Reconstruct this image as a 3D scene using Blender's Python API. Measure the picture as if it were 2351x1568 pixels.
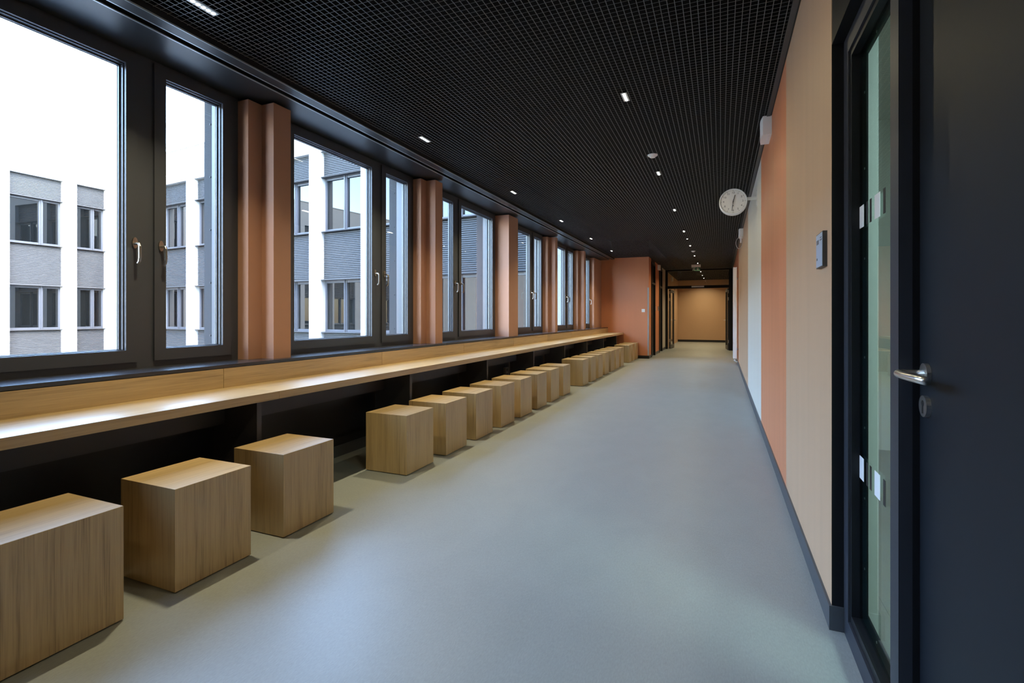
import bpy, bmesh, math, random
from mathutils import Vector, Matrix

random.seed(4)
scene = bpy.context.scene
for o in list(bpy.data.objects):
    bpy.data.objects.remove(o, do_unlink=True)
COL = scene.collection

# ------------------------------------------------------------------ camera
H_CAM = 1.196
YAW = 0.3959
cam_d = bpy.data.cameras.new('camera')
cam = bpy.data.objects.new('camera', cam_d)
COL.objects.link(cam)
cam.location = (0, 0, H_CAM)
cam.rotation_euler = (math.pi / 2, 0, YAW)
cam_d.sensor_width = 36.0
cam_d.lens = 36.0 * 1147.5 / 2351.0
cam_d.shift_y = -(784 - 725.8) / 2351.0
cam_d.clip_start = 0.02
cam_d.clip_end = 300
scene.camera = cam

# ------------------------------------------------------------------ world, sun, exposure
world = bpy.data.worlds.new('sky')
scene.world = world
world.use_nodes = True
wn = world.node_tree
wn.nodes.clear()
w_out = wn.nodes.new('ShaderNodeOutputWorld')
w_bg = wn.nodes.new('ShaderNodeBackground')
w_sky = wn.nodes.new('ShaderNodeTexSky')
w_sky.sky_type = 'NISHITA'
w_sky.sun_disc = False
w_sky.sun_elevation = math.radians(42)
w_sky.sun_rotation = math.radians(105)
w_sky.air_density = 1.0
w_sky.dust_density = 1.0
w_bg.inputs['Strength'].default_value = 7.6
wn.links.new(w_sky.outputs[0], w_bg.inputs[0])
wn.links.new(w_bg.outputs[0], w_out.inputs[0])

sun_d = bpy.data.lights.new('sun', 'SUN')
sun = bpy.data.objects.new('sun', sun_d)
COL.objects.link(sun)
sun_d.energy = 5.0
sun_d.angle = math.radians(0.6)
sun_d.color = (1.0, 0.95, 0.88)
sun.location = (40, -15, 35)
sun.rotation_euler = Vector((-0.78, -0.06, -0.62)).to_track_quat('-Z', 'Y').to_euler()

vs = scene.view_settings
vs.view_transform = 'Standard'
vs.look = 'None'
vs.gamma = 1.0
vs.exposure = -0.12
vs.use_curve_mapping = False

LAMP_W = 19.0          # row beside the windows, wide beam
LAMP_W_MID = 8.0       # middle row
LAMP_W_FAR = 24.0      # beyond the double door
LAMP_COL = (1.0, 0.87, 0.54)

# ------------------------------------------------------------------ materials
def new_mat(name):
    m = bpy.data.materials.new(name)
    m.use_nodes = True
    nt = m.node_tree
    b = nt.nodes['Principled BSDF']
    return m, nt, b

def plain(name, col, rough=0.5, metal=0.0, spec=0.5, noise=0.0, nscale=(6, 6, 6), bump=0.0, bscale=200):
    m, nt, b = new_mat(name)
    b.inputs['Roughness'].default_value = rough
    b.inputs['Metallic'].default_value = metal
    b.inputs['Specular IOR Level'].default_value = spec
    b.inputs['Base Color'].default_value = (*col, 1)
    if noise or bump:
        tc = nt.nodes.new('ShaderNodeTexCoord')
        mp = nt.nodes.new('ShaderNodeMapping')
        mp.inputs['Scale'].default_value = nscale
        nt.links.new(tc.outputs['Object'], mp.inputs['Vector'])
        if noise:
            nz = nt.nodes.new('ShaderNodeTexNoise')
            nz.inputs['Scale'].default_value = 1.0
            nz.inputs['Detail'].default_value = 6
            nt.links.new(mp.outputs[0], nz.inputs['Vector'])
            rp = nt.nodes.new('ShaderNodeValToRGB')
            rp.color_ramp.elements[0].position = 0.3
            rp.color_ramp.elements[1].position = 0.7
            rp.color_ramp.elements[0].color = (*[c * (1 - noise) for c in col], 1)
            rp.color_ramp.elements[1].color = (*[min(1, c * (1 + noise)) for c in col], 1)
            nt.links.new(nz.outputs['Fac'], rp.inputs[0])
            nt.links.new(rp.outputs[0], b.inputs['Base Color'])
        if bump:
            n2 = nt.nodes.new('ShaderNodeTexNoise')
            n2.inputs['Scale'].default_value = bscale
            nt.links.new(tc.outputs['Object'], n2.inputs['Vector'])
            bp = nt.nodes.new('ShaderNodeBump')
            bp.inputs['Strength'].default_value = bump
            bp.inputs['Distance'].default_value = 0.002
            nt.links.new(n2.outputs['Fac'], bp.inputs['Height'])
            nt.links.new(bp.outputs[0], b.inputs['Normal'])
    return m

def emit(name, col, s):
    m, nt, b = new_mat(name)
    b.inputs['Base Color'].default_value = (*col, 1)
    b.inputs['Emission Color'].default_value = (*col, 1)
    b.inputs['Emission Strength'].default_value = s
    return m

def glass(name, tint=(0.96, 0.98, 0.98), ior=1.45):
    m = bpy.data.materials.new(name)
    m.use_nodes = True
    nt = m.node_tree
    nt.nodes.clear()
    out = nt.nodes.new('ShaderNodeOutputMaterial')
    tr = nt.nodes.new('ShaderNodeBsdfTransparent')
    tr.inputs[0].default_value = (*tint, 1)
    gl = nt.nodes.new('ShaderNodeBsdfGlossy')
    gl.inputs['Roughness'].default_value = 0.0
    fr = nt.nodes.new('ShaderNodeFresnel')
    geo = nt.nodes.new('ShaderNodeNewGeometry')
    io = nt.nodes.new('ShaderNodeMix'); io.data_type = 'FLOAT'     # same reflectance from both sides of the sheet
    io.inputs[2].default_value = ior; io.inputs[3].default_value = 1.0 / ior
    nt.links.new(geo.outputs['Backfacing'], io.inputs[0])
    nt.links.new(io.outputs[0], fr.inputs[0])
    mx = nt.nodes.new('ShaderNodeMixShader')
    nt.links.new(fr.outputs[0], mx.inputs[0])
    nt.links.new(tr.outputs[0], mx.inputs[1])
    nt.links.new(gl.outputs[0], mx.inputs[2])
    nt.links.new(mx.outputs[0], out.inputs[0])
    return m

def wood(name, axis, light=(0.50, 0.345, 0.162), dark=(0.235, 0.148, 0.060), rough=0.37):
    """oak veneer, grain running along the local axis"""
    m, nt, b = new_mat(name)
    L = nt.links.new
    tc = nt.nodes.new('ShaderNodeTexCoord')
    oi = nt.nodes.new('ShaderNodeObjectInfo')
    mul = nt.nodes.new('ShaderNodeMath'); mul.operation = 'MULTIPLY'
    mul.inputs[1].default_value = 37.0
    L(oi.outputs['Random'], mul.inputs[0])
    add = nt.nodes.new('ShaderNodeVectorMath'); add.operation = 'ADD'
    L(tc.outputs['Object'], add.inputs[0]); L(mul.outputs[0], add.inputs[1])
    def nz(along, across, detail, dist=0.0):
        mp = nt.nodes.new('ShaderNodeMapping')
        s = [across] * 3
        s[axis] = along
        mp.inputs['Scale'].default_value = s
        L(add.outputs[0], mp.inputs['Vector'])
        n = nt.nodes.new('ShaderNodeTexNoise')
        n.inputs['Scale'].default_value = 1.0
        n.inputs['Detail'].default_value = detail
        n.inputs['Roughness'].default_value = 0.62
        n.inputs['Distortion'].default_value = dist
        L(mp.outputs[0], n.inputs['Vector'])
        return n
    a = nz(0.8, 30, 5, 0.3)
    f = nz(4, 210, 3)
    big = nz(0.7, 3.0, 2)
    m1 = nt.nodes.new('ShaderNodeMix'); m1.data_type = 'FLOAT'
    m1.inputs[0].default_value = 0.52
    L(a.outputs['Fac'], m1.inputs[2]); L(f.outputs['Fac'], m1.inputs[3])
    m2 = nt.nodes.new('ShaderNodeMix'); m2.data_type = 'FLOAT'
    m2.inputs[0].default_value = 0.22
    L(m1.outputs[0], m2.inputs[2]); L(big.outputs['Fac'], m2.inputs[3])
    rp = nt.nodes.new('ShaderNodeValToRGB')
    e = rp.color_ramp.elements
    e[0].position = 0.36; e[0].color = (*dark, 1)
    e[1].position = 0.60; e[1].color = (*light, 1)
    mid = rp.color_ramp.elements.new(0.47)
    mid.color = (*[(l * 0.68 + d * 0.32) for l, d in zip(light, dark)], 1)
    L(m2.outputs[0], rp.inputs[0])
    hs = nt.nodes.new('ShaderNodeHueSaturation')
    mr = nt.nodes.new('ShaderNodeMapRange')
    mr.inputs[3].default_value = 0.88; mr.inputs[4].default_value = 1.1
    L(oi.outputs['Random'], mr.inputs[0]); L(mr.outputs[0], hs.inputs['Value'])
    L(rp.outputs[0], hs.inputs['Color'])
    L(hs.outputs[0], b.inputs['Base Color'])
    b.inputs['Roughness'].default_value = rough
    b.inputs['Specular IOR Level'].default_value = 0.9
    bp = nt.nodes.new('ShaderNodeBump')
    bp.inputs['Strength'].default_value = 0.06
    bp.inputs['Distance'].default_value = 0.001
    L(f.outputs['Fac'], bp.inputs['Height']); L(bp.outputs[0], b.inputs['Normal'])
    return m

def floor_material():
    m, nt, b = new_mat('linoleum')
    L = nt.links.new
    tc = nt.nodes.new('ShaderNodeTexCoord')
    def nz(s, d):
        mp = nt.nodes.new('ShaderNodeMapping'); mp.inputs['Scale'].default_value = s
        L(tc.outputs['Object'], mp.inputs['Vector'])
        n = nt.nodes.new('ShaderNodeTexNoise'); n.inputs['Scale'].default_value = 1
        n.inputs['Detail'].default_value = d; n.inputs['Distortion'].default_value = 0.6
        L(mp.outputs[0], n.inputs['Vector']); return n
    n1 = nz((190, 60, 60), 5)
    n2 = nz((5, 3, 4), 3)
    mx = nt.nodes.new('ShaderNodeMix'); mx.data_type = 'FLOAT'; mx.inputs[0].default_value = 0.3
    L(n1.outputs['Fac'], mx.inputs[2]); L(n2.outputs['Fac'], mx.inputs[3])
    rp = nt.nodes.new('ShaderNodeValToRGB')
    e = rp.color_ramp.elements
    e[0].position = 0.3; e[0].color = (0.232, 0.246, 0.236, 1)
    e[1].position = 0.66; e[1].color = (0.287, 0.303, 0.291, 1)
    L(mx.outputs[0], rp.inputs[0]); L(rp.outputs[0], b.inputs['Base Color'])
    b.inputs['Roughness'].default_value = 0.42
    b.inputs['Specular IOR Level'].default_value = 0.7
    return m

M = {}
M['floor'] = floor_material()
M['wood_v'] = wood('oak_vertical', 2)
M['wood_y'] = wood('oak_lengthwise', 1)
M['tan'] = plain('tan_paint', (0.50, 0.315, 0.19), 0.55, noise=0.04, nscale=(1, 8, 0.5))
M['orange'] = plain('orange_paint', (0.56, 0.21, 0.095), 0.5, noise=0.05, nscale=(3, 8, 0.5))
M['white_paint'] = plain('white_paint', (0.60, 0.56, 0.48), 0.55, noise=0.03, nscale=(1, 8, 0.5))
M['column'] = plain('terracotta_paint', (0.43, 0.22, 0.14), 0.6, spec=0.3)
M['frame'] = plain('anthracite_metal', (0.047, 0.050, 0.060), 0.38)
M['sill'] = plain('anthracite_sill', (0.030, 0.031, 0.036), 0.24)
M['soffit'] = plain('soffit_metal', (0.022, 0.024, 0.026), 0.36, spec=0.4)
M['bright_edge'] = plain('bare_metal_edge', (0.42, 0.45, 0.45), 0.3, metal=0.5)
M['black'] = plain('matt_black', (0.008, 0.008, 0.010), 0.6)
M['panel_black'] = plain('black_laminate', (0.010, 0.010, 0.013), 0.4)
M['leg_black'] = plain('black_edge', (0.045, 0.044, 0.052), 0.45)
M['void'] = plain('plenum_black', (0.003, 0.003, 0.003), 0.9, spec=0.1)
M['wire'] = plain('grid_wire', (0.17, 0.17, 0.168), 0.4, metal=0.2)
M['trim_dark'] = plain('dark_trim', (0.05, 0.047, 0.045), 0.45)
M['skirt'] = plain('skirting', (0.055, 0.060, 0.070), 0.4)
M['door'] = plain('door_navy', (0.010, 0.0125, 0.017), 0.5, spec=0.15)
M['door_frame'] = plain('door_frame_black', (0.009, 0.010, 0.012), 0.4, spec=0.2)
M['door_face'] = plain('door_profile_grey', (0.030, 0.033, 0.042), 0.45, spec=0.25)
M['steel'] = plain('brushed_steel', (0.78, 0.76, 0.73), 0.3, metal=1.0)
M['steel_dark'] = plain('satin_steel', (0.42, 0.38, 0.34), 0.3, metal=1.0)
M['white_plastic'] = plain('white_plastic', (0.84, 0.82, 0.78), 0.45)
M['enamel'] = plain('white_enamel', (0.80, 0.80, 0.80), 0.3)
M['ink'] = plain('black_print', (0.012, 0.012, 0.012), 0.5)
M['grey_ink'] = plain('grey_print', (0.10, 0.10, 0.12), 0.5)
M['socket_grey'] = plain('socket_grey', (0.16, 0.15, 0.14), 0.4)
M['sign_face'] = plain('sign_face', (0.42, 0.48, 0.60), 0.3)
M['green'] = plain('sign_green', (0.004, 0.10, 0.03), 0.4)
M['glass'] = glass('window_glass')
M['glass_green'] = glass('door_glass', (0.72, 0.90, 0.87))
M['led'] = emit('led_white', (1.0, 0.97, 0.9), 14.0)
M['lamp_body'] = plain('lamp_body', (0.70, 0.72, 0.70), 0.4)
M['room_white'] = plain('room_white', (0.78, 0.80, 0.78), 0.6)
M['room_beige'] = plain('cabinet_beige', (0.70, 0.58, 0.46), 0.5)
M['render_white'] = plain('facade_white', (0.25, 0.25, 0.243), 0.8)
M['louvre'] = plain('facade_louvre', (0.040, 0.041, 0.043), 0.6, spec=0.3)
M['ext_frame'] = plain('exterior_frame', (0.05, 0.053, 0.062), 0.4)
M['ext_reveal'] = plain('exterior_reveal', (0.046, 0.046, 0.047), 0.85, spec=0.1)
M['ext_glass'] = plain('exterior_pane', (0.0022, 0.003, 0.0034), 0.0, spec=0.6)
M['ground'] = plain('courtyard_ground', (0.30, 0.30, 0.28), 0.9, noise=0.2, nscale=(1, 1, 1))

# ------------------------------------------------------------------ helpers
WLOC = {}

def obj(name, verts, faces, mat, parent=None, smooth=False, local=False):
    """one mesh object; verts are world coordinates (or the parent's, if local)"""
    me = bpy.data.meshes.new(name)
    off = Vector((0, 0, 0))
    if parent is not None and not local:
        off = WLOC[parent.name]
    me.from_pydata([tuple(Vector(v) - off) for v in verts], [], faces)
    me.update()
    if smooth:
        for p in me.polygons:
            p.use_smooth = True
    o = bpy.data.objects.new(name, me)
    COL.objects.link(o)
    if mat is not None:
        me.materials.append(mat if not isinstance(mat, str) else M[mat])
    if parent is not None:
        o.parent = parent
        WLOC[o.name] = WLOC[parent.name].copy()
    else:
        WLOC[o.name] = Vector((0, 0, 0))
    return o

def recenter(o, loc):
    """move a top-level mesh's origin"""
    loc = Vector(loc)
    for v in o.data.vertices:
        v.co -= loc
    o.location = loc
    WLOC[o.name] = loc
    return o

def thing(name, loc, label=None, cat=None, group=None, kind=None):
    o = bpy.data.objects.new(name, None)
    o.empty_display_size = 0.1
    COL.objects.link(o)
    o.location = loc
    WLOC[o.name] = Vector(loc)
    return tag(o, label, cat, group, kind)

def tag(o, label=None, cat=None, group=None, kind=None):
    if label: o['label'] = label
    if cat: o['category'] = cat
    if group: o['group'] = group
    if kind: o['kind'] = kind
    return o

BF = [(0, 3, 2, 1), (4, 5, 6, 7), (0, 1, 5, 4), (1, 2, 6, 5), (2, 3, 7, 6), (3, 0, 4, 7)]
def bv(x0, x1, y0, y1, z0, z1):
    return [(x0, y0, z0), (x1, y0, z0), (x1, y1, z0), (x0, y1, z0),
            (x0, y0, z1), (x1, y0, z1), (x1, y1, z1), (x0, y1, z1)]

class MB:
    def __init__(s): s.v = []; s.f = []
    def add(s, v, f):
        n = len(s.v); s.v += list(v); s.f += [tuple(i + n for i in q) for q in f]; return s
    def box(s, *a): return s.add(bv(*a), BF)
    def ring(s, x0, x1, y0, y1, z0, z1, iy0, iy1, iz0, iz1):
        """picture-frame in the YZ plane, thickness x0..x1"""
        o = [(y0, z0), (y1, z0), (y1, z1), (y0, z1)]; i = [(iy0, iz0), (iy1, iz0), (iy1, iz1), (iy0, iz1)]
        v = [(x1, *p) for p in o] + [(x1, *p) for p in i] + [(x0, *p) for p in o] + [(x0, *p) for p in i]
        f = []
        for k in range(4):
            j = (k + 1) % 4
            f += [(k, j, 4 + j, 4 + k), (8 + j, 8 + k, 12 + k, 12 + j), (j, k, 8 + k, 8 + j), (4 + k, 4 + j, 12 + j, 12 + k)]
        return s.add(v, f)
    def prism(s, poly, z0, z1):
        n = len(poly)
        v = [(x, y, z0) for x, y in poly] + [(x, y, z1) for x, y in poly]
        f = [tuple(range(n - 1, -1, -1)), tuple(range(n, 2 * n))]
        f += [(i, (i + 1) % n, n + (i + 1) % n, n + i) for i in range(n)]
        return s.add(v, f)
    def cyl(s, c, axis, r0, r1, h, n=24):
        a = Vector(axis).normalized()
        u = a.orthogonal().normalized(); w = a.cross(u)
        c = Vector(c)
        v = []
        for k in range(n):
            t = 2 * math.pi * k / n
            v.append(tuple(c + (u * math.cos(t) + w * math.sin(t)) * r0))
        for k in range(n):
            t = 2 * math.pi * k / n
            v.append(tuple(c + a * h + (u * math.cos(t) + w * math.sin(t)) * r1))
        f = [tuple(range(n - 1, -1, -1)), tuple(range(n, 2 * n))]
        f += [(i, (i + 1) % n, n + (i + 1) % n, n + i) for i in range(n)]
        return s.add(v, f)
    def tube(s, pts, r, n=10):
        pts = [Vector(p) for p in pts]
        rings = []
        up = None
        for i, p in enumerate(pts):
            d = (pts[min(i + 1, len(pts) - 1)] - pts[max(i - 1, 0)]).normalized()
            if up is None: up = d.orthogonal().normalized()
            up = (up - d * up.dot(d)).normalized()
            w = d.cross(up)
            rings.append([tuple(p + (up * math.cos(2 * math.pi * k / n) + w * math.sin(2 * math.pi * k / n)) * r) for k in range(n)])
        v = [q for rg in rings for q in rg]
        f = []
        for i in range(len(pts) - 1):
            for k in range(n):
                j = (k + 1) % n
                f.append((i * n + k, i * n + j, (i + 1) * n + j, (i + 1) * n + k))
        f.append(tuple(range(n - 1, -1, -1)))
        e = (len(pts) - 1) * n
        f.append(tuple(range(e, e + n)))
        return s.add(v, f)
    def build(s, name, mat, parent=None, smooth=False, local=False):
        return obj(name, s.v, s.f, mat, parent, smooth, local)

def B(name, x0, x1, y0, y1, z0, z1, mat, parent=None):
    return MB().box(x0, x1, y0, y1, z0, z1).build(name, mat, parent)

def copy_tree(o, parent=None):
    c = o.copy()
    COL.objects.link(c)
    c.parent = parent
    for ch in list(o.children):
        copy_tree(ch, c)
    return c

def struct(o):
    o['kind'] = 'structure'
    return o

# ------------------------------------------------------------------ dimensions (metres)
XR = 0.390            # right wall
XW = -3.335           # inner face of the window frames
ZS = 0.875            # sill
ZC = 2.870            # mesh ceiling
ZSOF = 2.825          # window soffit
Y_BACK, Y_ORANGE, Y_SET, Y_END = -1.3, 14.45, 19.0, 24.7
X_FAR = -1.87         # left wall of the far corridor

# ------------------------------------------------------------------ floor, ceiling, walls
struct(MB().prism([(-3.6, Y_BACK), (0.62, Y_BACK), (0.62, Y_END + 0.2), (-3.6, Y_END + 0.2)], -0.25, 0.0).build('floor', 'floor'))

ceil = struct(B('ceiling', -3.62, 0.62, Y_BACK - 0.2, Y_END + 0.2, 3.35, 3.6, 'void'))
# open mesh hanging below the black void
wires = MB()
pitch = 0.0376
gx0, gx1, gy0, gy1 = -2.835, 0.352, Y_BACK, Y_END
k = 0
while gx0 + 0.012 + k * pitch < gx1:
    x = gx0 + 0.012 + k * pitch
    wires.box(x - 0.0016, x + 0.0016, gy0, gy1, ZC, ZC + 0.0025)
    k += 1
k = 0
while gy0 + k * pitch < gy1:
    y = gy0 + k * pitch
    wires.box(gx0, gx1, y - 0.0010, y + 0.0010, ZC + 0.0006, ZC + 0.0013)
    k += 1
g = wires.build('wire_mesh', 'wire', ceil)
g['kind'] = 'stuff'
# plenum linings that close the void at both sides
B('plenum_lining', 0.376, 0.3895, Y_BACK, Y_END, ZC + 0.012, 3.35, 'void', ceil)
B('plenum_lining', -2.98, -2.925, Y_BACK, Y_ORANGE, 2.93, 3.35, 'void', ceil)

# right wall, painted in vertical stripes
wr = thing('wall_right', (XR, 0, 0), kind='structure')
stripes = [(2.234, 3.671, 'tan'), (3.671, 5.854, 'orange'), (5.854, 8.604, 'white_paint'), (8.604, 13.02, 'tan'), (13.02, Y_SET, 'orange'), (Y_SET, Y_END, 'tan')]
for y0, y1, m in stripes:
    B('painted_stripe', XR, XR + 0.145, y0, y1, 0, 3.35, m, wr)
B('painted_stripe', XR, XR + 0.145, Y_BACK, 0.42, 0, 3.35, 'tan', wr)
B('overpanel', XR + 0.002, XR + 0.145, 0.42, 2.234, 2.233, 3.35, 'door_frame', wr)
B('edge_trim', 0.352, 0.381, Y_BACK, Y_SET, 2.858, 2.868, 'trim_dark', ceil)
B('shadow_gap', 0.381, 0.3895, Y_BACK, Y_SET, 2.862, 2.880, 'black', ceil)

br = thing('baseboard_right', (XR, 2.3, 0), kind='structure')
MB().prism([(XR - 0.009, 2.225), (XR, 2.234), (XR, Y_SET), (XR - 0.009, Y_SET)], 0, 0.092).build('skirting_strip', 'skirt', br)
MB().prism([(XR - 0.009, 2.225), (0.43, 2.225), (0.43, 2.234), (XR, 2.234)], 0, 0.092).build('skirting_return', 'skirt', br)
B('skirting_strip', XR - 0.009, XR, Y_BACK, 0.42, 0, 0.092, 'skirt', br)

struct(B('wall_back', -3.6, 0.62, Y_BACK - 0.2, Y_BACK, 0, 3.35, 'door_frame'))

# far corridor: terracotta cross wall and the left wall behind it
wo = thing('wall_far_left', (X_FAR, Y_ORANGE, 0), kind='structure')
B('cross_wall', -3.6, X_FAR, Y_ORANGE, Y_ORANGE + 0.16, 0, ZC - 0.002, 'orange', wo)
B('cross_wall_head', -3.6, X_FAR, Y_ORANGE, Y_ORANGE + 0.16, ZC - 0.002, 3.35, 'void', wo)
B('painted_stripe', X_FAR - 0.16, X_FAR, Y_ORANGE + 0.16, 14.95, 0, ZC - 0.002, 'orange', wo)
B('painted_stripe', X_FAR - 0.16, X_FAR, 15.85, 16.93, 0, ZC - 0.002, 'orange', wo)
B('painted_stripe', X_FAR - 0.16, X_FAR, 17.85, Y_SET, 0, ZC - 0.002, 'white_paint', wo)
B('painted_stripe', X_FAR - 0.16, X_FAR, Y_SET, Y_END, 0, ZC - 0.002, 'tan', wo)
B('lintel', X_FAR - 0.16, X_FAR, 14.95, 15.85, 2.78, ZC - 0.002, 'black', wo)
B('lintel', X_FAR - 0.16, X_FAR, 16.93, 17.85, 2.78, ZC - 0.002, 'black', wo)
B('corner_guard', -1.905, -1.868, Y_ORANGE - 0.004, Y_ORANGE + 0.03, 0.09, 2.0, 'bright_edge', wo)
B('wall_head', X_FAR - 0.16, X_FAR, Y_ORANGE + 0.16, Y_END, ZC - 0.002, 3.35, 'void', wo)
bl = thing('baseboard_far_left', (X_FAR, Y_ORANGE, 0), kind='structure')
B('skirting_strip', -2.56, X_FAR + 0.008, Y_ORANGE - 0.008, Y_ORANGE, 0, 0.085, 'panel_black', bl)
for a, b_ in ((Y_ORANGE, 14.95), (15.85, 16.93), (17.85, Y_SET)):
    B('skirting_strip', X_FAR, X_FAR + 0.008, a, b_, 0, 0.085, 'skirt', bl)
we = thing('wall_end', (-0.7, Y_END, 0), kind='structure')
B('painted_wall', -3.0, 0.62, Y_END, Y_END + 0.18, 0, ZC - 0.002, 'tan', we)
B('wall_head', -3.0, 0.62, Y_END, Y_END + 0.18, ZC - 0.002, 3.35, 'void', we)
B('skirting_strip', X_FAR, XR, Y_END - 0.01, Y_END, 0, 0.10, 'panel_black', we)

# left wall: parapet under the windows, stepped pilasters between them, soffit above
wl = thing('wall_left', (-3.2, 0, 0), kind='structure')
B('parapet', -3.6, -3.04, Y_BACK, Y_ORANGE, 0, 0.84, 'black', wl)
B('lintel', -3.6, -2.99, Y_BACK, Y_ORANGE, ZSOF + 0.004, 3.35, 'black', wl)
P = 2.3083
A0 = 2.66
def pilaster(poly):
    MB().prism(poly, ZS, 2.803).build('pilaster', 'column', wl)
for kk in (-1, 0, 1, 3, 4):
    a = A0 + kk * P
    pilaster([(-3.42, a), (-3.228, a), (-3.228, a + 0.118), (-3.105, a + 0.118), (-3.105, a + 0.28), (-3.42, a + 0.28)])
a = A0 + 2 * P
pilaster([(-3.42, a), (-3.095, a), (-3.095, a + 0.385), (-3.42, a + 0.385)])
pilaster([(-3.42, 13.53), (-3.217, 13.53), (-3.217, Y_ORANGE), (-3.42, Y_ORANGE)])

# sill, soffit band and their bright edges
sill = thing('trim_1', (-3.1, 0, ZS), kind='structure')
B('sill_board', -3.40, -3.022, Y_BACK, Y_ORANGE, ZS - 0.021, ZS, 'sill', sill)
B('shadow_gap', -3.10, -3.032, Y_BACK, Y_ORANGE, 0.846, ZS - 0.0215, 'black', sill)
sof = thing('trim_2', (-3.0, 0, ZSOF), kind='structure')
B('soffit_sheet', -3.42, -2.983, Y_BACK, Y_ORANGE, ZSOF - 0.002, ZSOF + 0.003, 'soffit', sof)
B('edge_lip', -2.983, -2.973, Y_BACK, Y_ORANGE, ZSOF - 0.003, ZSOF + 0.003, 'bright_edge', sof)
B('shadow_slot', -2.99, -2.90, Y_BACK, Y_ORANGE, 2.90, 2.93, 'void', sof)
B('edge_lip', -2.926, -2.917, Y_BACK, Y_ORANGE, ZSOF + 0.001, ZSOF + 0.010, 'bright_edge', sof)
B('ceiling_band', -2.917, -2.838, Y_BACK, Y_ORANGE, ZSOF + 0.002, ZSOF + 0.012, 'soffit', sof)
B('edge_lip', -2.838, -2.832, Y_BACK, Y_ORANGE, ZSOF + 0.001, ZSOF + 0.010, 'bright_edge', sof)
B('band_upstand', -2.845, -2.838, Y_BACK, Y_ORANGE, ZSOF + 0.012, ZSOF + 0.07, 'black', sof)

# ------------------------------------------------------------------ windows
def handle_mesh(y, z):
    hb = MB()
    # oval rosette
    pts = []
    n = 20
    for k in range(n):
        t = 2 * math.pi * k / n
        pts.append((y + 0.015 * math.cos(t), z + 0.034 * math.sin(t)))
    x0, x1 = XW + 0.015, XW + 0.026
    v = [(x0, *p) for p in pts] + [(x1, *p) for p in pts]
    f = [tuple(range(n)), tuple(range(2 * n - 1, n - 1, -1))] + [(i, n + i, n + (i + 1) % n, (i + 1) % n) for i in range(n)]
    hb.add(v, f)
    return hb
def lever_pts(y, z):
    b = XW + 0.02
    return [(b, y, z), (b + 0.028, y, z), (b + 0.043, y, z - 0.004), (b + 0.050, y, z - 0.018),
            (b + 0.050, y, z - 0.085), (b + 0.045, y, z - 0.108), (b + 0.032, y, z - 0.120)]

def sash(win, y0, y1, hy, top=2.803, bot=0.914):
    s = MB().ring(XW - 0.05, XW + 0.015, y0, y1, bot, top, y0 + 0.072, y1 - 0.066, bot + 0.074, top - 0.072).build('sash', 'frame', win)
    iy0, iy1, iz0, iz1 = y0 + 0.072, y1 - 0.066, bot + 0.074, top - 0.072
    # stepped glazing rebate
    MB().ring(XW - 0.045, XW - 0.006, iy0, iy1, iz0, iz1, iy0 + 0.006, iy1 - 0.006, iz0 + 0.004, iz1 - 0.006).build('glazing_bead', 'frame', s)
    MB().ring(XW - 0.055, XW - 0.030, iy0, iy1, iz0, iz1, iy0 + 0.014, iy1 - 0.014, iz0 + 0.006, iz1 - 0.014).build('glazing_bead', 'frame', s)
    MB().ring(XW - 0.0465, XW - 0.0445, iy0, iy1, iz0, iz1, iy0 + 0.016, iy1 - 0.016, iz0 + 0.008, iz1 - 0.016).build('glass_seal', 'bright_edge', s)
    B('pane', XW - 0.050, XW - 0.047, iy0 + 0.010, iy1 - 0.010, iz0 + 0.004, iz1 - 0.010, 'glass', s)
    if hy is not None:
        h = handle_mesh(hy, 1.645)
        h.tube(lever_pts(hy, 1.640), 0.0085, 12)
        h.build('window_handle', 'steel_dark', s, smooth=False)
    return s

def window(n, off, mirror=False, single=False):
    win = thing('window_%d' % n, (XW, off + 1.7, ZS), kind='structure')
    y0, y1 = off + 0.63, off + 2.66
    fr = MB()
    if single:
        y0, y1 = off + 0.70, off + 2.0
        s = (y0 + 0.11, y1 - 0.07)
        fr.ring(XW - 0.085, XW, y0, y1, ZS, ZSOF, s[0] + 0.012, s[1] - 0.012, 0.926, 2.79)
        fr.build('frame', 'frame', win)
        sash(win, s[0], s[1], s[1] - 0.035)
        return
    if not mirror:
        sa, sb = (off + 0.80, off + 1.955), (off + 2.054, off + 2.592)
    else:
        sa, sb = (off + 0.80, off + 1.338), (off + 1.437, off + 2.592)
    m0, m1 = sa[1] - 0.012, sb[0] + 0.012
    fr.ring(XW - 0.085, XW, y0, y1, ZS, ZSOF, sa[0] + 0.012, sb[1] - 0.012, 0.926, 2.79)
    fr.box(XW - 0.085, XW, m0, m1, 0.926, 2.79)
    fr.build('frame', 'frame', win)
    sash(win, *sa, sa[1] - 0.020)
    sash(win, *sb, sb[0] + 0.036)

window(1, 0.0)
window(2, P)
window(3, 2 * P, mirror=True)
window(4, 3 * P)
window(5, 4 * P)
window(6, 5 * P, single=True)
window(7, -P)

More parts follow.
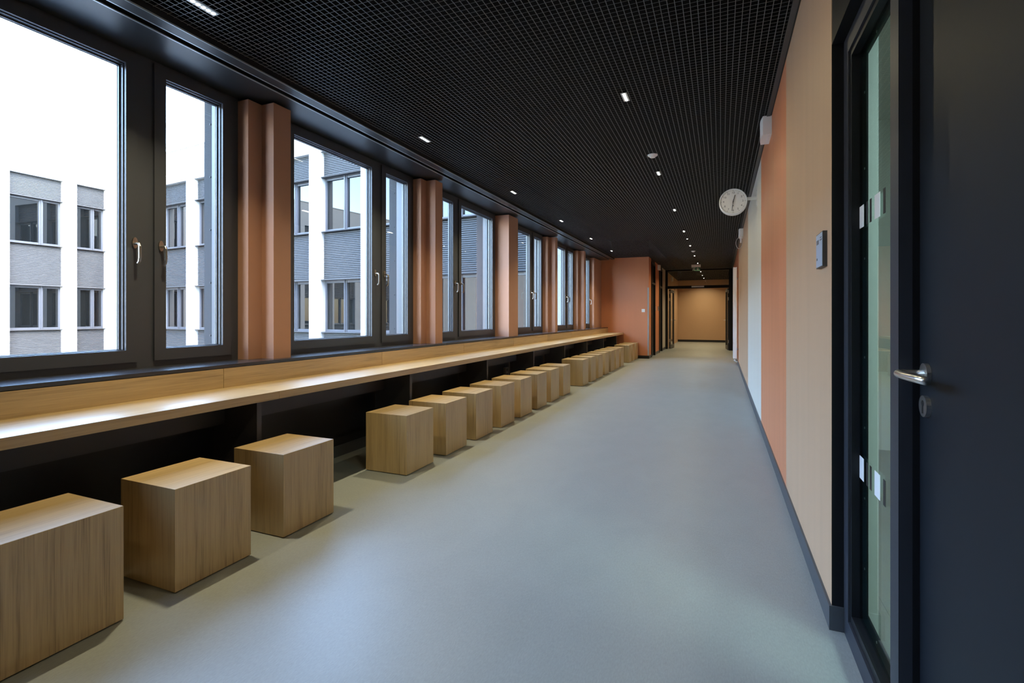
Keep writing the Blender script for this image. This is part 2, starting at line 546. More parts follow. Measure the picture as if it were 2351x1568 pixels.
# outside jambs of the window openings (light metal with rivets)
jamb = thing('wall_outside', (-3.55, 3, ZS), kind='structure')
edges = [A0 + kk * P for kk in (-1, 0, 1, 2, 3, 4)] + [13.53]
for e_ in edges:
    B('jamb_panel', -3.64, -3.42, e_ - 0.045, e_ + 0.33, 0.60, 3.3, 'ext_reveal', jamb)
    B('guide_rail', -3.515, -3.44, e_ - 0.075, e_ - 0.045, 0.8, 3.0, 'frame', jamb)
    for zz in (1.05, 1.45, 1.85, 2.25, 2.65):
        MB().cyl((-3.57, e_ - 0.045, zz), (0, -1, 0), 0.008, 0.006, 0.005, 10).build('rivet', 'louvre', jamb)
B('outer_sill', -3.70, -3.42, Y_BACK, 13.6, 0.80, 0.855, 'ext_reveal', jamb)
B('outer_lintel', -3.66, -3.60, Y_BACK, 13.6, 2.95, 3.6, 'ext_reveal', jamb)

B('outer_upper_wall', -3.66, 0.5, Y_BACK - 12, 13.6, 3.6, 8.9, 'render_white', jamb)
B('outer_lower_wall', -3.66, -3.45, Y_BACK - 12, 13.6, -4.2, 0.60, 'render_white', jamb)
for e_ in [A0 + kk * P for kk in range(-7, 5)]:
    B('upper_window', -3.68, -3.66, e_ + 0.45, e_ + 2.2, 4.5, 6.4, 'ext_glass', jamb)

# ------------------------------------------------------------------ wall desk
desk = thing('wall_desk', (-2.8, 6, 0), 'long oak worktop on black supports running under the windows', 'desk')
ZD, XDF = 0.723, -2.572
dj = [-1.2, -1.078, 2.345, 5.768, 9.19, 12.61, Y_ORANGE]
for a, b_ in zip(dj[:-1], dj[1:]):
    B('worktop', -3.021, XDF, a + 0.0006, b_ - 0.0006, 0.675, ZD, 'wood_y', desk)
sp = [2.22 - 1.63 * 2 + 1.63 * i for i in range(10)]
for y in sp:
    if -1.2 < y < 14.2:
        B('support_panel', -3.0045, -2.62, y, y + 0.034, 0, 0.675, 'leg_black', desk)
for a, b_ in zip(sp[:-1], sp[1:]):
    B('modesty_rail', -2.92, -2.90, a + 0.034, b_, 0.514, 0.675, 'leg_black', desk)
B('modesty_rail', -2.92, -2.90, sp[-1] + 0.034, Y_ORANGE, 0.514, 0.675, 'leg_black', desk)
wj = [2.305 - 1.667 * 2 + 1.667 * i for i in range(10)]
wj = [y for y in wj if y < 14] + [Y_ORANGE]
for a, b_ in zip(wj[:-1], wj[1:]):
    B('backsplash_panel', -3.040, -3.022, a + 0.002, b_ - 0.002, ZD, 0.850, 'wood_y', desk)
B('back_panel', -3.038, -3.024, Y_BACK, Y_ORANGE, 0.0, 0.674, 'panel_black', desk)
B('plinth', -3.024, -3.005, Y_BACK, Y_ORANGE, 0.0, 0.09, 'skirt', desk)

sk = thing('power_outlet', (-3.024, 6.93, 0.28), 'grey double power outlet on the black panel under the worktop', 'outlet')
B('housing', -3.024, -2.985, 6.90, 7.0, 0.27, 0.42, 'socket_grey', sk)
for zz in (0.385, 0.31):
    MB().cyl((-2.985, 6.95, zz), (1, 0, 0), 0.024, 0.024, 0.002, 20).build('socket', 'ink', sk)

# ------------------------------------------------------------------ cube stools
def make_stool():
    w, d, h, t = 0.375, 0.376, 0.45, 0.019
    s = thing('cube_stool', (0, 0, 0))
    x0, x1, y0, y1, z0 = 0, w, 0, d, 0.006
    def loop(ins, z): return [(x0 + ins, y0 + ins, z), (x1 - ins, y0 + ins, z), (x1 - ins, y1 - ins, z), (x0 + ins, y1 - ins, z)]
    e = 0.0008
    v = loop(e, h) + loop(0, h - e) + loop(t, h - t)
    f = [(0, 1, 2, 3)] + [(4 + i, 4 + (i + 1) % 4, (i + 1) % 4, i) for i in range(4)] + [(8 + i, 8 + (i + 1) % 4, 4 + (i + 1) % 4, 4 + i) for i in range(4)] + [(11, 10, 9, 8)]
    obj('top_panel', v, f, 'wood_y', s, local=True)
    o0, i0 = loop(0, z0), loop(t, z0)
    o1, i1 = loop(0, h - e), loop(t, h - t)
    for k in range(4):
        j = (k + 1) % 4
        v = [o0[k], o0[j], o1[j], o1[k], i0[k], i0[j], i1[j], i1[k]]
        obj('side_panel', v, [(0, 1, 2, 3), (5, 4, 7, 6), (4, 5, 1, 0), (3, 2, 6, 7), (1, 5, 6, 2), (4, 0, 3, 7)], 'wood_v', s, local=True)
    for px in (0.03, w - 0.03):
        for py in (0.03, d - 0.03):
            MB().cyl((px, py, 0), (0, 0, 1), 0.012, 0.012, 0.02, 10).build('glide', 'ink', s, local=True)
    return s

stool_y = [0.849, 1.425, 2.006, 3.144, 3.720, 4.296, 4.876, 5.449, 6.021, 6.591, 7.168,
           8.310, 8.895, 9.476, 10.08, 10.66, 11.237, 11.815, 12.93, 13.50, 14.06]
ordn = ['first', 'second', 'third', 'fourth', 'fifth', 'sixth', 'seventh', 'eighth', 'ninth', 'tenth', 'eleventh', 'twelfth',
        'thirteenth', 'fourteenth', 'fifteenth', 'sixteenth', 'seventeenth', 'eighteenth', 'nineteenth', 'twentieth', 'last']
extra = {0: 'nearest oak cube stool, cut off by the left edge of the photo',
         1: 'second oak cube stool from the camera, whole in view at lower left',
         2: 'third oak cube stool from the camera, just before the first gap in the row',
         3: 'fourth oak cube stool from the camera, first one after the first gap',
         10: 'eleventh oak cube stool from the camera, just before the second gap in the row',
         11: 'twelfth oak cube stool from the camera, first one after the second gap',
         17: 'eighteenth oak cube stool from the camera, just before the third gap in the row',
         18: 'nineteenth oak cube stool from the camera, first one after the third gap',
         20: 'last and farthest oak cube stool, against the orange cross wall'}
proto = make_stool()
for i, y in enumerate(stool_y):
    s = proto if i == 0 else copy_tree(proto)
    jx = [0, 0.001, -0.002, 0.0, 0.002, -0.001, 0.003][i % 7]
    s.location = (-2.168 - 0.375 + jx, y, 0)
    tag(s, extra.get(i, '%s oak cube stool in the row, counted from the camera' % ordn[i]), 'stool', 'oak cube stools along the worktop')

# ------------------------------------------------------------------ near door with glazed side panel (right)
d1 = thing('door_1', (0.45, 1.4, 0), kind='structure')
XF, XL = 0.43, 0.475
# black reveal lining of the opening
B('reveal_lining', XR + 0.001, 0.470, 2.2325, 2.2338, 0.0, 2.2325, 'door_frame', d1)
B('inner_reveal', 0.480, 0.5349, 2.215, 2.2338, 0.0, 2.2325, 'room_white', d1)
B('reveal_lining', XR + 0.001, 0.534, 0.42, 2.2335, 2.2322, 2.233, 'door_frame', d1)
fr = MB()
fr.box(XF, XF + 0.03, 2.166, 2.233, 0.0, 2.232)          # far post
fr.box(XF, XF + 0.03, 1.602, 1.670, 0.0, 2.232)          # mullion
fr.box(XF, XF + 0.03, 0.42, 0.50, 0.0, 2.232)
fr.box(XF, XF + 0.03, 1.670, 2.166, 2.165, 2.232)
fr.box(XF, XF + 0.03, 0.50, 1.602, 2.165, 2.232)
fr.box(XF, XF + 0.03, 1.670, 2.166, 0.0, 0.075)
fr.build('frame', 'door_face', d1)
MB().ring(XF + 0.008, 0.478, 1.670, 2.166, 0.075, 2.165, 1.690, 2.150, 0.105, 2.145).build('glazing_rebate', 'door_frame', d1)
bead = MB().ring(0.471, 0.476, 1.688, 2.152, 0.10, 2.148, 1.725, 2.094, 0.150, 2.113)
bd = bead.build('glazing_bead', 'door_frame', d1)
for zz in (0.30, 0.55, 0.80, 1.05, 1.40, 1.72, 1.99):
    MB().cyl((0.471, 2.118, zz), (-1, 0, 0), 0.0045, 0.004, 0.0015, 10).build('screw', 'steel', bd)
for yy in (1.80, 1.97):
    MB().cyl((0.471, yy, 2.128), (-1, 0, 0), 0.0045, 0.004, 0.0015, 10).build('screw', 'steel', bd)
    MB().cyl((0.471, yy, 0.128), (-1, 0, 0), 0.0045, 0.004, 0.0015, 10).build('screw', 'steel', bd)
pane = B('side_pane', 0.463, 0.469, 1.69, 2.15, 0.105, 2.145, 'glass_green', d1)
for z0, z1 in ((1.511, 1.589), (0.614, 0.694)):
    for ya, yb, m in ((2.095, 2.151, 'enamel'), (2.039, 2.059, 'ink'), (1.995, 2.018, 'ink'), (1.900, 1.960, 'enamel'), (1.843, 1.866, 'ink')):
        B('safety_marking', 0.4622, 0.4629, ya, yb, z0, z1, m, pane)
# rebate between mullion and leaf, then the leaf itself
B('stop', XF + 0.03, 0.505, 1.602, 1.669, 0.0, 2.165, 'door_frame', d1)
leaf = B('leaf', XL, XL + 0.055, 0.50, 1.600, 0.006, 2.163, 'door', d1)
lev = MB()
hy, hz = 1.548, 1.052
lev.cyl((XL, hy, hz), (-1, 0, 0), 0.0265, 0.0265, 0.009, 32)
lv = lev.build('rosette', 'steel', leaf, smooth=False)
pts = [(XL - 0.004, hy, hz), (XL - 0.030, hy, hz)]
for k in range(7):
    t = math.pi / 2 * k / 6
    pts.append((XL - 0.044 - 0.020 * math.sin(t), hy - 0.020 + 0.020 * math.cos(t), hz))
pts += [(XL - 0.0655, hy - 0.06, hz), (XL - 0.064, hy - 0.10, hz), (XL - 0.060, hy - 0.14, hz), (XL - 0.055, hy - 0.172, hz)]
MB().tube(pts, 0.0098, 16).build('lever', 'steel', leaf, smooth=True)
esc = MB().cyl((XL, hy, 0.971), (-1, 0, 0), 0.0265, 0.0265, 0.010, 32).build('escutcheon', 'steel', leaf)
kh = MB().cyl((XL - 0.010, hy, 0.978), (-1, 0, 0), 0.008, 0.008, 0.0006, 16)
kh.box(XL - 0.0108, XL - 0.010, hy - 0.004, hy + 0.004, 0.953, 0.978)
kh.build('keyhole', 'ink', leaf)

# the lit classroom behind the pane
cr = thing('wall_classroom', (2.0, 3, 0), kind='structure')
B('room_wall', 0.536, 4.6, 5.4, 5.5, 0, 3.0, 'room_white', cr)
B('room_wall', 4.6, 4.7, -2.0, 7.5, 0, 3.0, 'room_white', cr)
B('room_wall', 0.536, 4.6, -2.1, -2.0, 0, 3.0, 'room_white', cr)
B('room_ceiling', 0.536, 4.7, -2.0, 7.5, 2.95, 3.05, 'room_white', cr)
B('room_floor', 0.622, 4.7, -2.0, 7.5, -0.1, 0.0, 'floor', cr)
rl = thing('room_fill_lamp', (2.0, 0.9, 2.95), 'added unseen flat lamp lighting the room behind the side pane', 'lamp')  # added lamp, out of view, brightens the room and reveal behind the pane
B('lamp_housing', 1.7, 2.3, 0.3, 1.5, 2.90, 2.95, 'lamp_body', rl)
ld = bpy.data.lights.new('room_fill_light', 'AREA')
ld.shape = 'RECTANGLE'; ld.size = 0.55; ld.size_y = 1.15; ld.energy = 130; ld.color = (1.0, 0.98, 0.95)
lo = bpy.data.objects.new('fill_light', ld); COL.objects.link(lo); lo.parent = rl; lo.location = (0, 0, -0.055)

# ------------------------------------------------------------------ room sign, clock, alarm boxes, radiator, switch
rs = thing('room_sign', (XR, 2.385, 1.40), 'small square room sign in a dark frame beside the near door', 'sign')
B('frame', 0.374, XR, 2.314, 2.456, 1.395, 1.537, 'trim_dark', rs)
fc = B('face', 0.3725, 0.374, 2.319, 2.452, 1.399, 1.533, 'sign_face', rs)
B('print', 0.3719, 0.3725, 2.392, 2.440, 1.493, 1.511, 'grey_ink', fc)
B('print', 0.3719, 0.3725, 2.325, 2.366, 1.503, 1.508, 'grey_ink', fc)
B('print', 0.3719, 0.3725, 2.330, 2.360, 1.513, 1.517, 'grey_ink', fc)
B('print', 0.3719, 0.3725, 2.420, 2.440, 1.428, 1.437, 'grey_ink', fc)

ck = thing('wall_clock', (0.134, 6.5, 2.553), 'round white analogue clock on a side bracket, showing half past twelve', 'clock')
cx, cy, cz, cr_ = 0.134, 6.5, 2.553, 0.153
MB().cyl((cx, cy - 0.03, cz), (0, 1, 0), cr_, cr_, 0.09, 64).build('case', 'white_plastic', ck)
rim = MB()
n = 64
v = []
for (r, y) in ((cr_, cy - 0.03), (cr_ - 0.003, cy - 0.038), (cr_ - 0.011, cy - 0.038), (cr_ - 0.013, cy - 0.0305)):
    v += [(cx + r * math.cos(2 * math.pi * k / n), y, cz + r * math.sin(2 * math.pi * k / n)) for k in range(n)]
f = [(a * n + k, a * n + (k + 1) % n, (a + 1) * n + (k + 1) % n, (a + 1) * n + k) for a in range(3) for k in range(n)]
rim.add(v, f).build('rim', 'enamel', ck, smooth=True)
dial = MB().cyl((cx, cy - 0.031, cz), (0, 1, 0), cr_ - 0.012, cr_ - 0.012, 0.0008, 64).build('dial', 'white_plastic', ck)
yd = cy - 0.0312
def bar(mb, ang, r0, r1, w, y0=yd - 0.0006, y1=yd):
    a = math.radians(ang)
    u = Vector((math.sin(a), 0, math.cos(a))); s = Vector((math.cos(a), 0, -math.sin(a)))
    c = Vector((cx, 0, cz))
    q = [c + u * r0 - s * w, c + u * r0 + s * w, c + u * r1 + s * w, c + u * r1 - s * w]
    return mb.add([(p.x, y0, p.z) for p in q] + [(p.x, y1, p.z) for p in q], BF)
tk = MB()
for k in range(60):
    bar(tk, k * 6, 0.123 if k % 5 == 0 else 0.128, 0.137, 0.0016 if k % 5 == 0 else 0.0007)
tk.build('minute_track', 'ink', dial)
def text_mesh(txt, size):
    cu = bpy.data.curves.new('txt', 'FONT')
    cu.body = txt; cu.size = size; cu.align_x = 'CENTER'; cu.align_y = 'CENTER'
    to = bpy.data.objects.new('txt', cu)
    COL.objects.link(to)
    bpy.context.view_layer.update()
    me = bpy.data.meshes.new_from_object(to.evaluated_get(bpy.context.evaluated_depsgraph_get()))
    bpy.data.objects.remove(to, do_unlink=True)
    vs_ = [tuple(v.co) for v in me.vertices]
    fs_ = [tuple(p.vertices) for p in me.polygons]
    return vs_, fs_
for k in range(1, 13):
    vs_, fs_ = text_mesh(str(k), 0.031)
    a = math.radians(30 * k)
    ox, oz = cx + 0.104 * math.sin(a), cz + 0.104 * math.cos(a)
    obj('numeral', [(ox + p[0], yd - 0.0006, oz + p[1]) for p in vs_], fs_, 'ink', dial)
hd = bar(MB(), 15.5, -0.018, 0.078, 0.0034, yd - 0.006, yd - 0.004).build('hour_hand', 'ink', ck)
md = bar(MB(), 187, -0.022, 0.112, 0.0026, yd - 0.009, yd - 0.007).build('minute_hand', 'ink', ck)
MB().cyl((cx, yd, cz), (0, -1, 0), 0.006, 0.006, 0.012, 16).build('hand_hub', 'ink', ck)
B('print', cx - 0.005, cx + 0.005, yd - 0.0006, yd, cz - 0.055, cz - 0.045, 'grey_ink', ck)
B('bracket', cx + cr_ - 0.005, XR, cy + 0.005, cy + 0.03, cz + 0.012, cz + 0.045, 'white_plastic', ck)
B('bracket_foot', XR - 0.006, XR, cy - 0.02, cy + 0.055, cz - 0.06, cz + 0.115, 'white_plastic', ck)

def alarm_box(loc, flip, label, cord=False):
    """curved front; flip = -1 when it hangs on the right wall"""
    x, y, z = loc
    t = thing('alarm_box', loc, label, 'alarm', 'white alarm boxes high on the walls')
    poly = [(0, 0), (0.066, 0)]
    for k in range(1, 8):
        u = k / 8
        poly.append((0.066 + 0.012 * math.sin(math.pi * u), 0.27 * u))
    poly += [(0.066, 0.27), (0, 0.27)]
    pl = [(x + flip * px, y + py) for px, py in poly]
    if flip < 0: pl = pl[::-1]
    MB().prism(pl, z, z + 0.155).build('housing', 'white_plastic', t)
    B('grille', x + flip * 0.02 - 0.008, x + flip * 0.02 + 0.008, y + 0.05, y + 0.22, z - 0.002, z, 'enamel', t)
    if cord:
        MB().box(x - 0.055, x - 0.03, y + 0.02, y + 0.06, z - 0.11, z).build('sensor_stub', 'enamel', t)
        pts = []
        for k in range(15):
            a = math.radians(100 + 300 * k / 14)
            pts.append((x - 0.07 + 0.055 * math.cos(a), y + 0.05, z - 0.115 + 0.105 * math.sin(a)))
        MB().tube(pts, 0.0035, 8).build('cable_loop', 'enamel', t)
    return t
alarm_box((XR, 4.66, 2.711), -1, 'white alarm box on the orange stripe, nearest of the boxes under the ceiling')
alarm_box((XR, 10.4, 2.70), -1, 'white alarm box with a hanging cable loop beyond the clock', cord=True)
alarm_box((X_FAR, 16.55, 2.68), 1, 'white alarm box on the orange wall between the two dark doors')
alarm_box((X_FAR, 21.2, 2.62), 1, 'white alarm box seen through the glass above the open double door')

rad = thing('radiator', (0.33, 13.65, 0), 'tall white panel radiator on the right wall before the double door', 'radiator')
B('front_plate', 0.282, 0.292, 13.40, 13.93, 0.15, 2.40, 'enamel', rad)
B('rear_plate', 0.350, 0.360, 13.40, 13.93, 0.15, 2.40, 'enamel', rad)
for k in range(7):
    y = 13.43 + k * 0.075
    B('convector_fin', 0.292, 0.350, y, y + 0.02, 0.18, 2.37, 'enamel', rad)
B('end_cover', 0.290, 0.352, 13.395, 13.40, 0.16, 2.39, 'white_plastic', rad)
for zz in (0.35, 2.1):
    B('wall_bracket', 0.360, XR - 0.001, 13.60, 13.64, zz, zz + 0.05, 'steel', rad)
MB().tube([(0.325, 13.44, 0.16), (0.325, 13.44, 0.09), (0.36, 13.44, 0.08), (XR - 0.001, 13.44, 0.08)], 0.011, 10).build('pipe', 'enamel', rad)
MB().cyl((0.325, 13.42, 0.12), (-0.3, -1, 0), 0.018, 0.016, 0.06, 16).build('valve', 'enamel', rad)

sw = thing('light_switch', (-2.02, Y_ORANGE, 1.35), 'small white switch on the orange cross wall', 'switch')
B('plate', -2.066, -1.978, Y_ORANGE - 0.010, Y_ORANGE, 1.31, 1.398, 'white_plastic', sw)
B('rocker', -2.05, -1.994, Y_ORANGE - 0.014, Y_ORANGE - 0.010, 1.326, 1.382, 'enamel', sw)

# door number plates on the far left wall
for y, lab in ((15.92, 'dark narrow plate on the far orange wall, beside the first dark door'),
               (16.72, 'dark narrow plate on the far orange wall, beside the second dark door')):
    t = thing('door_plate', (X_FAR, y, 1.37), lab, 'sign', 'door plates on the far left wall')
    B('frame', X_FAR, X_FAR + 0.016, y - 0.07, y + 0.07, 1.37, 1.51, 'trim_dark', t)
    B('face', X_FAR + 0.016, X_FAR + 0.0175, y - 0.064, y + 0.064, 1.376, 1.504, 'sign_face', t)

# ------------------------------------------------------------------ far doors
for n_, y0 in ((3, 14.95), (4, 16.93)):
    d = thing('door_%d' % n_, (X_FAR - 0.08, y0 + 0.45, 0), kind='structure')
    f_ = MB()
    f_.box(X_FAR - 0.10, X_FAR + 0.02, y0, y0 + 0.06, 0, 2.78)
    f_.box(X_FAR - 0.10, X_FAR + 0.02, y0 + 0.84, y0 + 0.90, 0, 2.78)
    f_.box(X_FAR - 0.10, X_FAR + 0.02, y0 + 0.06, y0 + 0.84, 2.72, 2.78)
    f_.build('frame', 'door_frame', d)
    B('transom_bar', X_FAR - 0.10, X_FAR + 0.02, y0 + 0.06, y0 + 0.84, 2.14, 2.20, 'trim_dark', d)
    B('leaf', X_FAR - 0.08, X_FAR - 0.03, y0 + 0.06, y0 + 0.84, 0.006, 2.14, 'door_frame', d)
    B('transom_panel', X_FAR - 0.07, X_FAR - 0.03, y0 + 0.06, y0 + 0.84, 2.20, 2.72, 'panel_black', d)

d2 = thing('door_2', (-0.75, Y_SET, 0), kind='structure')
YS = Y_SET
fr = MB()
fr.box(-1.87, -1.79, YS, YS + 0.08, 0, 2.87)
fr.box(0.255, 0.39, YS, YS + 0.08, 0, 2.87)
fr.box(-1.79, 0.255, YS, YS + 0.08, 2.19, 2.29)
fr.box(-1.79, 0.255, YS, YS + 0.08, 2.82, 2.87)
fr.build('frame', 'door_frame', d2)
B('transom_pane', -1.79, 0.255, YS + 0.03, YS + 0.036, 2.29, 2.82, 'glass', d2)
B('hold_open_unit', -0.97, -0.55, YS - 0.03, YS, 2.225, 2.275, 'steel', d2)
B('ceiling_beam', -1.87, 0.39, YS - 0.02, YS + 0.12, 2.872, 2.92, 'trim_dark', d2)
def far_leaf(x0, x1, sgn):
    # opened leaf running back along the wall from (x0, YS+.08) to (x1, YS+1.02)
    y0, y1 = YS + 0.09, YS + 1.03
    u = Vector((x1 - x0, y1 - y0, 0)).normalized(); nrm = Vector((u.y, -u.x, 0)) * 0.055
    L_ = (Vector((x1, y1, 0)) - Vector((x0, y0, 0))).length
    def slab(mb, a, b, z0, z1, t0=0.0, t1=1.0):
        p = Vector((x0, y0, 0))
        q = [p + u * a + nrm * t0, p + u * b + nrm * t0, p + u * b + nrm * t1, p + u * a + nrm * t1]
        return mb.add([(w.x, w.y, z0) for w in q] + [(w.x, w.y, z1) for w in q], BF)
    mb = MB()
    slab(mb, 0, 0.10, 0.01, 2.17); slab(mb, L_ - 0.10, L_, 0.01, 2.17)
    slab(mb, 0.10, L_ - 0.10, 0.01, 0.14); slab(mb, 0.10, L_ - 0.10, 2.07, 2.17)
    lf = mb.build('leaf', 'trim_dark', d2)
    slab(MB(), 0.10, L_ - 0.10, 0.14, 2.07, 0.45, 0.55).build('pane', 'glass', lf)
    p = Vector((x0, y0, 0)) + u * (L_ - 0.06)
    k = nrm.normalized() * sgn
    b0 = p + (nrm if sgn > 0 else Vector((0, 0, 0)))
    q = [b0 + Vector((0, 0, 1.05)), b0 + k * 0.055 + Vector((0, 0, 1.05)), b0 + k * 0.06 - u * 0.02 + Vector((0, 0, 1.05)), b0 + k * 0.06 - u * 0.12 + Vector((0, 0, 1.05))]
    MB().tube(q, 0.011, 10).build('door_lever', 'steel', lf)
    for zz in (0.25, 1.75, 2.0):
        hp = Vector((x0, y0 - 0.012, zz))
        MB().cyl(tuple(hp + nrm * 0.5), (0, 0, 1), 0.014, 0.014, 0.11, 12).build('hinge', 'steel', lf)
far_leaf(-1.755, -1.70, 1)
far_leaf(0.215, 0.155, -1)

# exit sign
ex = thing('exit_sign', (-0.74, 17.3, 2.67), 'green hanging exit sign with running figure and downward arrow', 'sign')
B('lamp_housing', -0.885, -0.605, 17.28, 17.35, 2.785, 2.868, 'white_plastic', ex)
pl = B('sign_plate', -0.865, -0.625, 17.31, 17.318, 2.668, 2.785, 'green', ex)
yf = 17.309
def flat(name, poly, mat, par):
    n = len(poly)
    v = [(x, yf, z) for x, z in poly] + [(x, yf + 0.001, z) for x, z in poly]
    f = [tuple(range(n)), tuple(range(2 * n - 1, n - 1, -1))] + [(i, n + i, n + (i + 1) % n, (i + 1) % n) for i in range(n)]
    return obj(name, v, f, mat, par)
flat('arrow', [(-0.700, 2.772), (-0.686, 2.772), (-0.686, 2.724), (-0.664, 2.744), (-0.652, 2.734), (-0.693, 2.690), (-0.734, 2.734), (-0.722, 2.744), (-0.700, 2.724)], 'enamel', pl)
flat('pictogram_door', [(-0.852, 2.678), (-0.846, 2.678), (-0.846, 2.770), (-0.785, 2.770), (-0.785, 2.678), (-0.779, 2.678), (-0.779, 2.776), (-0.852, 2.776)], 'enamel', pl)
flat('pictogram_figure', [(-0.815, 2.752), (-0.800, 2.745), (-0.795, 2.728), (-0.806, 2.724), (-0.806, 2.712), (-0.792, 2.700), (-0.796, 2.682), (-0.804, 2.684), (-0.803, 2.697), (-0.815, 2.706), (-0.826, 2.690), (-0.841, 2.690), (-0.841, 2.698), (-0.829, 2.700), (-0.820, 2.716), (-0.823, 2.734), (-0.834, 2.728), (-0.838, 2.734)], 'enamel', pl)
flat('pictogram_head', [(-0.806 + 0.007 * math.cos(a * math.pi / 5), 2.761 + 0.007 * math.sin(a * math.pi / 5)) for a in range(10)], 'enamel', pl)

# ------------------------------------------------------------------ ceiling lights and detectors
def make_light(watt, spread):
    t = thing('ceiling_light', (0, 0, 0))
    MB().box(-0.021, 0.021, -0.074, 0.074, 0.0015, 0.03).build('housing', 'void', t, local=True)
    MB().box(-0.023, 0.023, -0.076, 0.076, -0.001, 0.0015).build('face_plate', 'lamp_body', t, local=True)
    for k in range(5):
        MB().cyl((0, -0.058 + 0.029 * k, -0.001), (0, 0, -1), 0.0115, 0.010, 0.0012, 16).build('led_lens', 'led', t, local=True)
    l = bpy.data.lights.new('led_light', 'AREA')
    l.shape = 'RECTANGLE'; l.size = 0.03; l.size_y = 0.14
    l.energy = watt; l.color = LAMP_COL; l.spread = math.radians(spread)
    lo = bpy.data.objects.new('led_light', l)
    COL.objects.link(lo); lo.parent = t; lo.location = (0, 0, -0.006)
    return t
protos = {'win': make_light(LAMP_W, 110), 'mid': make_light(LAMP_W_MID, 172), 'far': make_light(LAMP_W_FAR, 140)}
used = set()
cnt = ['nearest', 'second', 'third', 'fourth', 'fifth', 'sixth', 'seventh', 'eighth', 'ninth', 'tenth']
lights = []
for i, y in enumerate([1.855, 4.05, 6.25, 8.45, 10.63, 12.82]):
    lights.append((-2.59, y, '%s slim ceiling light from the camera in the row beside the windows' % cnt[i], 'slim ceiling lights beside the windows'))
for i, y in enumerate([3.86, 6.07, 8.27, 10.42, 12.6, 14.75, 16.85]):
    lights.append((-0.675, y, '%s slim ceiling light from the camera in the middle row' % cnt[i], 'slim ceiling lights along the middle of the corridor'))
for i, y in enumerate([20.1, 22.0, 23.7]):
    lights.append((-0.70, y, '%s slim ceiling light beyond the open double door' % ['nearest', 'middle', 'farthest'][i], 'slim ceiling lights beyond the double door'))
for x, y in ((-0.675, 1.66), (-0.675, -0.53)):
    lights.append((x, y, 'slim ceiling light behind the camera, %s' % ('window row, %s' % ('nearer', 'farther')[y < -1] if x < -2 else 'middle row, %s' % ('nearest' if y > 0 else 'second' if y > -1 else 'third')), 'slim ceiling lights behind the camera'))
for x, y, lab, grp in lights:
    key = 'far' if y > 14 else ('win' if x < -2 else 'mid')
    t = copy_tree(protos[key]) if key in used else protos[key]
    used.add(key)
    t.location = (x, y, ZC)
    tag(t, lab, 'ceiling light', grp)

em = thing('emergency_light', (-0.674, 11.46, ZC), 'tiny round emergency light between two slim lights of the middle row', 'ceiling light')
MB().cyl((-0.674, 11.46, ZC + 0.004), (0, 0, -1), 0.022, 0.022, 0.006, 20).build('rim', 'lamp_body', em)
MB().cyl((-0.674, 11.46, ZC - 0.002), (0, 0, -1), 0.014, 0.012, 0.002, 16).build('led_lens', 'led', em)
for y, lab in ((5.356, 'small round smoke detector in the mesh ceiling, nearest of two'), (13.67, 'small round smoke detector far along the mesh ceiling')):
    t = thing('smoke_detector', (-0.655, y, ZC), lab, 'detector', 'smoke detectors in the mesh ceiling')
    MB().cyl((-0.655, y, ZC + 0.002), (0, 0, -1), 0.052, 0.048, 0.012, 32).build('base', 'white_plastic', t)
    MB().cyl((-0.655, y, ZC - 0.010), (0, 0, -1), 0.036, 0.026, 0.016, 32).build('sensing_head', 'white_plastic', t)

# ------------------------------------------------------------------ buildings around the courtyard
GZ = -4.2
struct(B('courtyard_ground', -70, -3.7, -60, 40, GZ - 0.2, GZ, 'ground'))

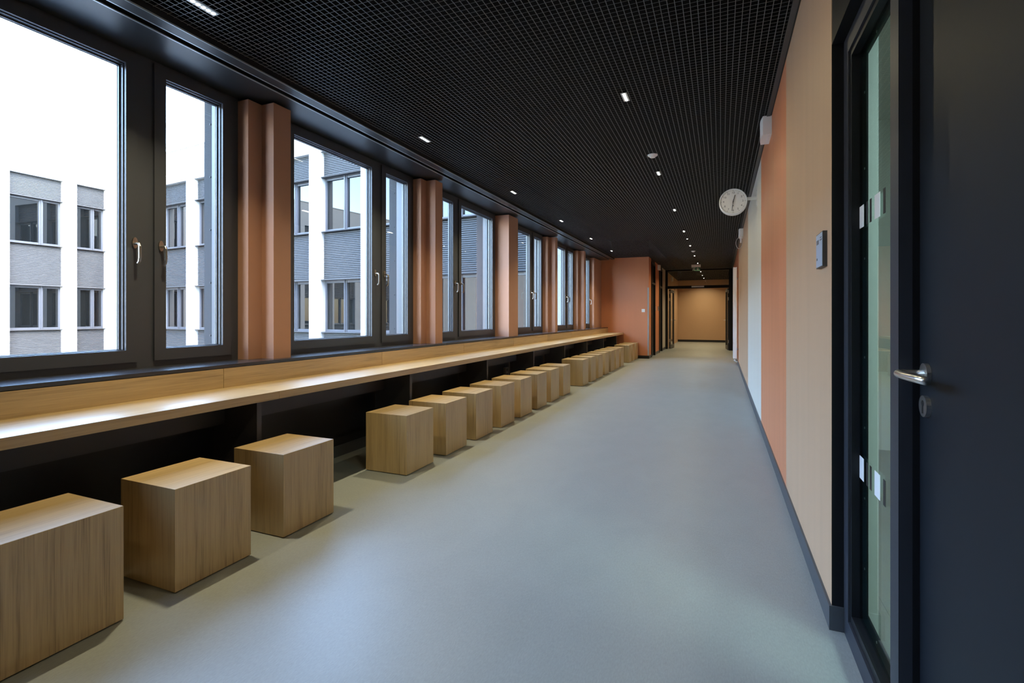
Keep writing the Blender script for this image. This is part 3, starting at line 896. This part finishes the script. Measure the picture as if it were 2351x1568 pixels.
def facade(root, org, u, piers, z_rows, top, length, glass_side=1):
    """piers: list of (start, end) along u where the white wall stands; bays lie between them"""
    org = Vector(org); u = Vector(u).normalized()
    nrm = Vector((u.y, -u.x, 0))         # outward
    def slab(mb, a, b, d0, d1, z0, z1):
        q = [org + u * a - nrm * d0, org + u * b - nrm * d0, org + u * b - nrm * d1, org + u * a - nrm * d1]
        return mb.add([(w.x, w.y, z0) for w in q] + [(w.x, w.y, z1) for w in q], BF)
    for a, b in piers:
        for z0, z1 in ((GZ, 0.55), (0.552, 3.40), (3.402, 7.42)):
            slab(MB(), a, b, 0, 0.6, z0, z1).build('pier', 'render_white', root)
    slab(MB(), piers[0][0], piers[-1][1], 0, 0.6, 7.42, top).build('parapet', 'render_white', root)
    slab(MB(), piers[0][0], piers[-1][1], -0.03, 0.7, top, top + 0.05).build('coping', 'render_white', root)
    for (a0, a), (b, b1) in zip(piers[:-1], piers[1:]):
        # a..b is one bay
        for (lz0, lz1) in z_rows['louvre']:
            mb = MB()
            n = max(2, int((lz1 - lz0) / 0.066))
            st = (lz1 - lz0) / n
            for k in range(n):
                z = lz0 + k * st
                q = []
                for t in (a, b):
                    for dd, zz in ((0.20, z), (0.165, z + st * 0.12), (0.165, z + st * 0.5), (0.20, z + st)):
                        w = org + u * t - nrm * dd
                        q.append((w.x, w.y, zz))
                mb.add(q, [(0, 4, 5, 1), (1, 5, 6, 2), (2, 6, 7, 3)])
            mb.build('louvre_panel', 'louvre', root)
            slab(MB(), a, b, 0.21, 0.5, lz0, lz1).build('spandrel', 'ext_frame', root)
            slab(MB(), a, b, 0.02, 0.2, lz0 - 0.03, lz0).build('louvre_sill', 'ext_reveal', root)
        for (wz0, wz1) in z_rows['window']:
            w_ = b - a
            split = a + w_ * glass_side
            mb = MB()
            slab(mb, a, a + 0.07, 0.24, 0.34, wz0, wz1); slab(mb, b - 0.07, b, 0.24, 0.34, wz0, wz1)
            slab(mb, split - 0.07, split + 0.07, 0.22, 0.34, wz0, wz1)
            slab(mb, a + 0.07, b - 0.07, 0.24, 0.34, wz0, wz0 + 0.09); slab(mb, a + 0.07, b - 0.07, 0.24, 0.34, wz1 - 0.1, wz1)
            wf = mb.build('window', 'ext_frame', root)
            slab(MB(), a + 0.07, split - 0.07, 0.30, 0.32, wz0 + 0.09, wz1 - 0.1).build('pane', 'ext_glass', wf)
            slab(MB(), split + 0.07, b - 0.07, 0.30, 0.32, wz0 + 0.09, wz1 - 0.1).build('pane', 'ext_glass', wf)
            slab(MB(), split - 0.02, split + 0.02, 0.17, 0.22, wz0, wz1).build('blind_rail', 'ext_frame', wf)
            slab(MB(), a + 0.01, b - 0.01, 0.03, 0.24, wz0 - 0.03, wz0).build('ledge', 'ext_reveal', wf)
    # solid core behind the openings
    slab(MB(), piers[0][0], piers[-1][1], 0.5, 9.0, GZ, 7.42).build('core', 'ext_frame', root)

rows = {'louvre': [(-1.35, 0.55), (2.58, 4.35), (6.47, 7.40)], 'window': [(0.60, 2.55), (4.40, 6.45)]}
# opposite wing: parallel to the corridor, faces +X
wing_a = thing('building', (-28, 12, GZ), 'bright white wing across the courtyard, seen through the nearest window', 'building')
st = []
for k in range(9):
    st.append((13.29 - 2.42 * k, 13.83 - 2.42 * k))
pier_y = sorted(st)
pier_y = [(-40, pier_y[0][1])] + pier_y[1:] + [(15.03, 15.75)]
facade(wing_a, (-28, 0, 0), (0, 1, 0), pier_y, rows, 9.0, 60, 0.62)
# connecting wing: closes the courtyard, meets our building where the cross wall stands
k_ = 0.085
u = Vector((1, -k_, 0)).normalized()
sc = math.sqrt(1 + k_ * k_)
wing_b = thing('building', (-14, 14.6, GZ), 'pale wing with grey louvre panels closing the end of the courtyard', 'building')
starts = [-25.3, -22.64, -19.97, -17.30, -14.60, -11.95, -9.40, -6.95]
pb = [(-28.2, -27.4)] + [(s_, s_ + 0.62) for s_ in starts] + [(-4.5, -3.66)]
org = Vector((0, 13.75 - 3.4 * k_, 0))
facade(wing_b, org, u, [(a * sc, b * sc) for a, b in pb], rows, 8.9, 30, 0.52)
